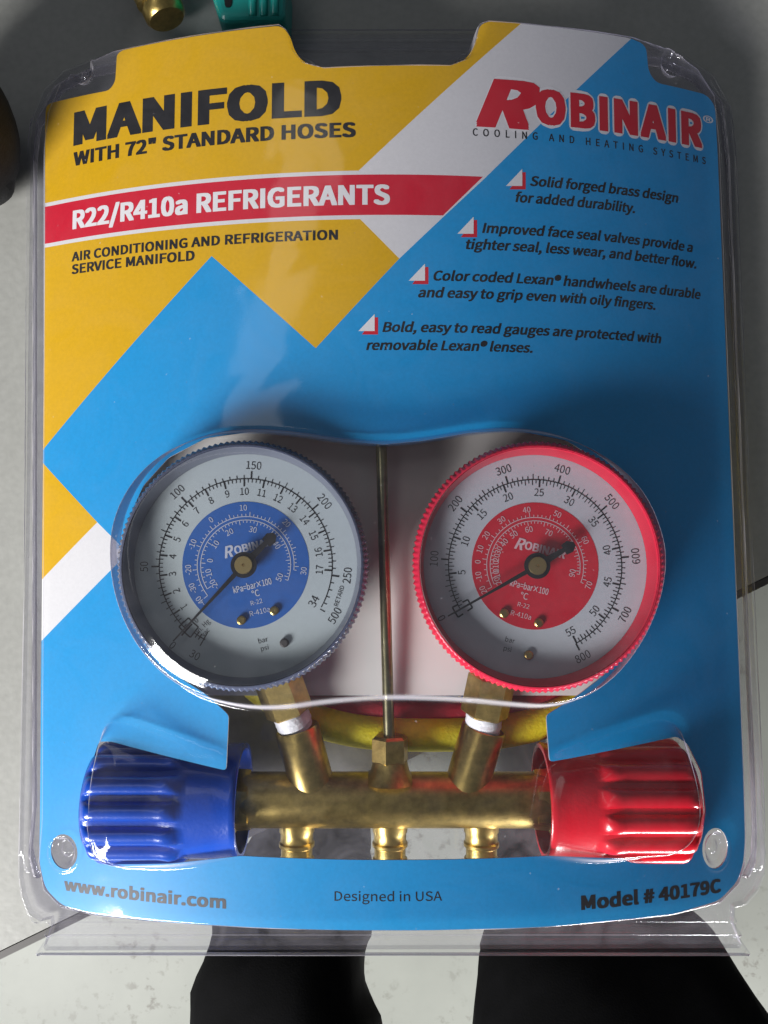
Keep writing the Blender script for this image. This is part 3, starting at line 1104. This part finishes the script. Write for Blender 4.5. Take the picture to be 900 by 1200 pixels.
wR = [('-20', 244, 67), ('-10', 259, 67), ('0', 274, 67), ('10', 287, 67), ('20', 302, 67), ('30', 324, 66), ('40', 352, 66), ('50', 384, 66), ('60', 423, 66), ('70', 470, 66)]
iR = [('-20', 246, 47), ('-10', 256, 46), ('0', 263, 46), ('10', 272, 46), ('20', 282, 46), ('30', 293, 46), ('40', 307, 45), ('50', 326, 44), ('60', 351, 43), ('70', 383, 42), ('80', 418, 42), ('90', 461, 44)]
gr = gauge(627, 663, 'red', 'red pressure gauge with knurled bezel', outR, None, 240, 34.1, 8, 24.75 / 5 * 1.0, 55, wR, iR, 240.8, 59.5, -14, True)

# gauge stems: hex nut, thread tape and the slanted boss on the body
for side, (n0, n1, b0, b1) in enumerate((((329, 806), (340, 836), (349, 856), (364, 912)), ((574, 806), (567, 838), (566, 856), (550, 910)))):
    a = Vector(at(*n0, 0.028))
    b = Vector(at(*n1, 0.0265))
    ax = (b - a)
    L = ax.length
    hexa(a, ax, [(-0.004, 0.0066), (-0.0035, 0.0076), (L - 0.0006, 0.0076), (L, 0.0068)], 'brass_dull', 'hex_nut', man, 0.0)
    c0 = Vector(at(*b0, 0.0245))
    ax2 = c0 - b
    auto_smooth(obj('thread_tape', *lathe(b - ax2.normalized() * 0.001, ax2, [(0, 0.0054), (0.0014, 0.0057), (0.0016, 0.0055), (0.003, 0.0058), (0.0032, 0.0056), (0.0046, 0.0058), (0.0052, 0.0054), (0.0064, 0.0054)], 32), 'tape', man))
    c1 = Vector(at(*b1, 0.0228))
    ax3 = c1 - c0
    L3 = ax3.length
    auto_smooth(obj('gauge_boss', *lathe(c0 - ax3.normalized() * 0.001, ax3, [(0.0004, 0.0057), (0, 0.0066), (0.0005, 0.0070), (L3 + 0.006, 0.0071), (L3 + 0.0062, 0.006)], 36), 'brass', man))

# ------------------------------------------------------------------ coiled hoses behind the gauges
def hose(name, label, mat, low, up, half, z, r, ends, cxo):
    """one loop of hose lying behind the gauges: low and up are the pixel rows of its lower and upper run"""
    a, b = at(500, low, z), at(500, up, z)
    cx, cy, ry = cxo, (a[1] + b[1]) / 2, (b[1] - a[1]) / 2
    P = []
    for i in range(120):
        t = 2 * math.pi * i / 120
        P.append((cx + half * math.copysign(abs(math.cos(t)) ** 0.72, math.cos(t)), cy + ry * math.copysign(abs(math.sin(t)) ** 0.80, math.sin(t)),
                  z + ends * math.sin(t * 2)))
    o = obj(name, *tube(P, r, 18, True), mat, None, True)
    o.location = (0, 0, 0)
    return tag(o, label, 'hose')


hose('charging_hose', 'yellow rubber hose curving behind the brass gauge fittings', 'hose_y', 860, 150, 0.085, 0.0134, 0.0058, 0.0002, 0.016)
hose('charging_hose', 'dark red rubber hose just above the yellow hose behind the rod', 'hose_r', 832, 190, 0.075, 0.0110, 0.0050, 0.0002, 0.014)
hose('charging_hose', 'dark blue rubber hose tucked behind the red gauge above the red hose', 'hose_b', 815, 230, 0.0660, 0.0100, 0.0045, 0.0002, 0.020)

# ------------------------------------------------------------------ things on the table behind the pack
def blob(centre, rad, p=2.6, nu=40, nv=24, amp=0.0, seed=0):
    """rounded soft box"""
    V, F = [], []
    r_ = np.random.default_rng(seed)
    ph = r_.random(6) * 6.28
    sg = lambda c, e: math.copysign(abs(c) ** e, c)
    e = 2 / p
    for j in range(nv + 1):
        b = -math.pi / 2 + math.pi * j / nv
        for i in range(nu):
            a = 2 * math.pi * i / nu
            k = 1 + amp * (math.sin(3 * a + ph[0]) * math.cos(2 * b + ph[1]) + 0.5 * math.sin(7 * a + ph[2] + 3 * b))
            V.append((centre[0] + rad[0] * k * sg(math.cos(b), e) * sg(math.cos(a), e), centre[1] + rad[1] * k * sg(math.cos(b), e) * sg(math.sin(a), e), centre[2] + rad[2] * k * sg(math.sin(b), e)))
    for j in range(nv):
        for i in range(nu):
            i2 = (i + 1) % nu
            F.append((j * nu + i, j * nu + i2, (j + 1) * nu + i2, (j + 1) * nu + i))
    return V, F


b1 = at(-107, 192, 0.025)
b2 = at(-110, 140, 0.036)
pouch = empty('fabric_pouch', (b2[0], b2[1], 0), 'black woven fabric pouch on the table beside the pack corner', 'pouch')
obj('pouch_body', *blob((b1[0], b1[1], 0.0240), (0.0320, 0.0130, 0.0245), 2.4, amp=0.012, seed=2), 'pouch', pouch, True)
obj('flap', *blob((b2[0], b2[1], 0.036), (0.0305, 0.0260, 0.0365), 2.4, amp=0.010, seed=5), 'pouch', pouch, True)

c0 = Vector(at(196, 24, 0.012))
c1 = Vector(at(165, -55, 0.014))
ax = c1 - c0
cp = empty('brass_coupling', (c0.x, c0.y, 0), 'brass hose coupling lying on the table behind the yellow card corner', 'hose coupling')
L = ax.length
auto_smooth(obj('coupling_body', *lathe(c0, ax, [(0.0, 0.0030), (0.0003, 0.0062), (0.0016, 0.0072), (0.0045, 0.0074), (0.0052, 0.0066), (0.0068, 0.0066), (0.0076, 0.0082), (0.015, 0.0086), (L, 0.0086)], 36), 'brass', cp))
obj('collar', *lathe(c0, ax, [(0.0158, 0.0105), (0.0165, 0.0110), (L - 0.001, 0.0110), (L, 0.010)], 6), 'brass', cp)

tl = at(290, -20, 0.012)
cl = empty('teal_clamp', (tl[0], tl[1], 0), 'teal plastic clamp with a black slot on the table behind the pack', 'clamp')
P = round_poly([at(u, v, 0.02)[:2] for u, v in ((256, 22), (334, 22), (336, -40), (318, -80), (250, -80), (238, -40))], 0.003, 5)
o = obj('clamp_body', *prism(P, 0.0, 0.020), 'teal', cl)
bv = o.modifiers.new('soft_edges', 'BEVEL')
bv.width = 0.0022
bv.segments = 3
P = round_poly([at(u, v, 0.02)[:2] for u, v in ((259, -30), (275, -30), (271, 9), (264, 9))], 0.0008, 3)
obj('slot', *prism(P, 0.0196, 0.0204), 'black', cl)
for k in range(3):
    a, b = at(296 + 13 * k, 18, 0.02), at(296 + 13 * k, -50, 0.02)
    obj('grip_rib', *tube([Vector((a[0], a[1], 0.0200)), Vector((b[0], b[1], 0.0200))], 0.0014, 10), 'teal', cl, True)


# ------------------------------------------------------------------ seated person: black trousers and shoes
def person():
    bm_v, bm_e, rad = [], [], []

    def add(p, r, prev=None):
        bm_v.append(tuple(p))
        rad.append(r)
        if prev is not None:
            bm_e.append((prev, len(bm_v) - 1))
        return len(bm_v) - 1
    pel = add((0.085, -0.80, -0.13), (0.155, 0.12))
    waist = add((0.085, -0.86, 0.10), (0.145, 0.105), pel)
    for side, knee, mid, ankle in ((-1, (-0.065, -0.285, -0.275), (-0.055, -0.43, -0.245), (-0.075, -0.31, -0.66)),
                                   (1, (0.140, -0.285, -0.255), (0.182, -0.43, -0.215), (0.150, -0.31, -0.66))):
        wide = 1.0 if side < 0 else 1.75
        hip = add((0.085 + side * 0.085, -0.72, -0.17), (0.100 * wide, 0.095), pel)
        m2 = add((mid[0] * 0.85 + 0.015 * side, -0.58, mid[2] + 0.01), (0.086 * wide, 0.086), hip)
        m1 = add(mid, (0.074 * wide, 0.076), m2)
        k0 = add(knee, (0.060 * wide, 0.064), m1)
        k1 = add((knee[0], knee[1] + 0.012, knee[2] - 0.07), (0.060, 0.062), k0)
        c = add(((knee[0] + ankle[0]) / 2, knee[1] - 0.012, -0.48), (0.062, 0.062), k1)
        add(ankle, (0.058, 0.06), c)
    me = bpy.data.meshes.new('trousers')
    me.from_pydata(bm_v, bm_e, [])
    me.materials.append(M['cloth'])
    o = bpy.data.objects.new('person', me)
    COL.objects.link(o)
    sk = o.modifiers.new('skin', 'SKIN')
    sk.use_smooth_shade = True
    for i, r in enumerate(rad):
        me.skin_vertices[0].data[i].radius = r
        me.skin_vertices[0].data[i].use_root = (i == 0)
    sb = o.modifiers.new('smooth', 'SUBSURF')
    sb.levels = sb.render_levels = 3
    tx = bpy.data.textures.new('folds', 'CLOUDS')
    tx.noise_scale = 0.06
    dp = o.modifiers.new('folds', 'DISPLACE')
    dp.texture = tx
    dp.strength = 0.022
    tag(o, 'seated person in black trousers, knees just past the table edge', 'person')
    for x in (-0.075, 0.150):
        obj('shoe', *blob((x, -0.25, FZ + 0.042), (0.046, 0.135, 0.042), 2.5), 'shoe', o, True)


person()
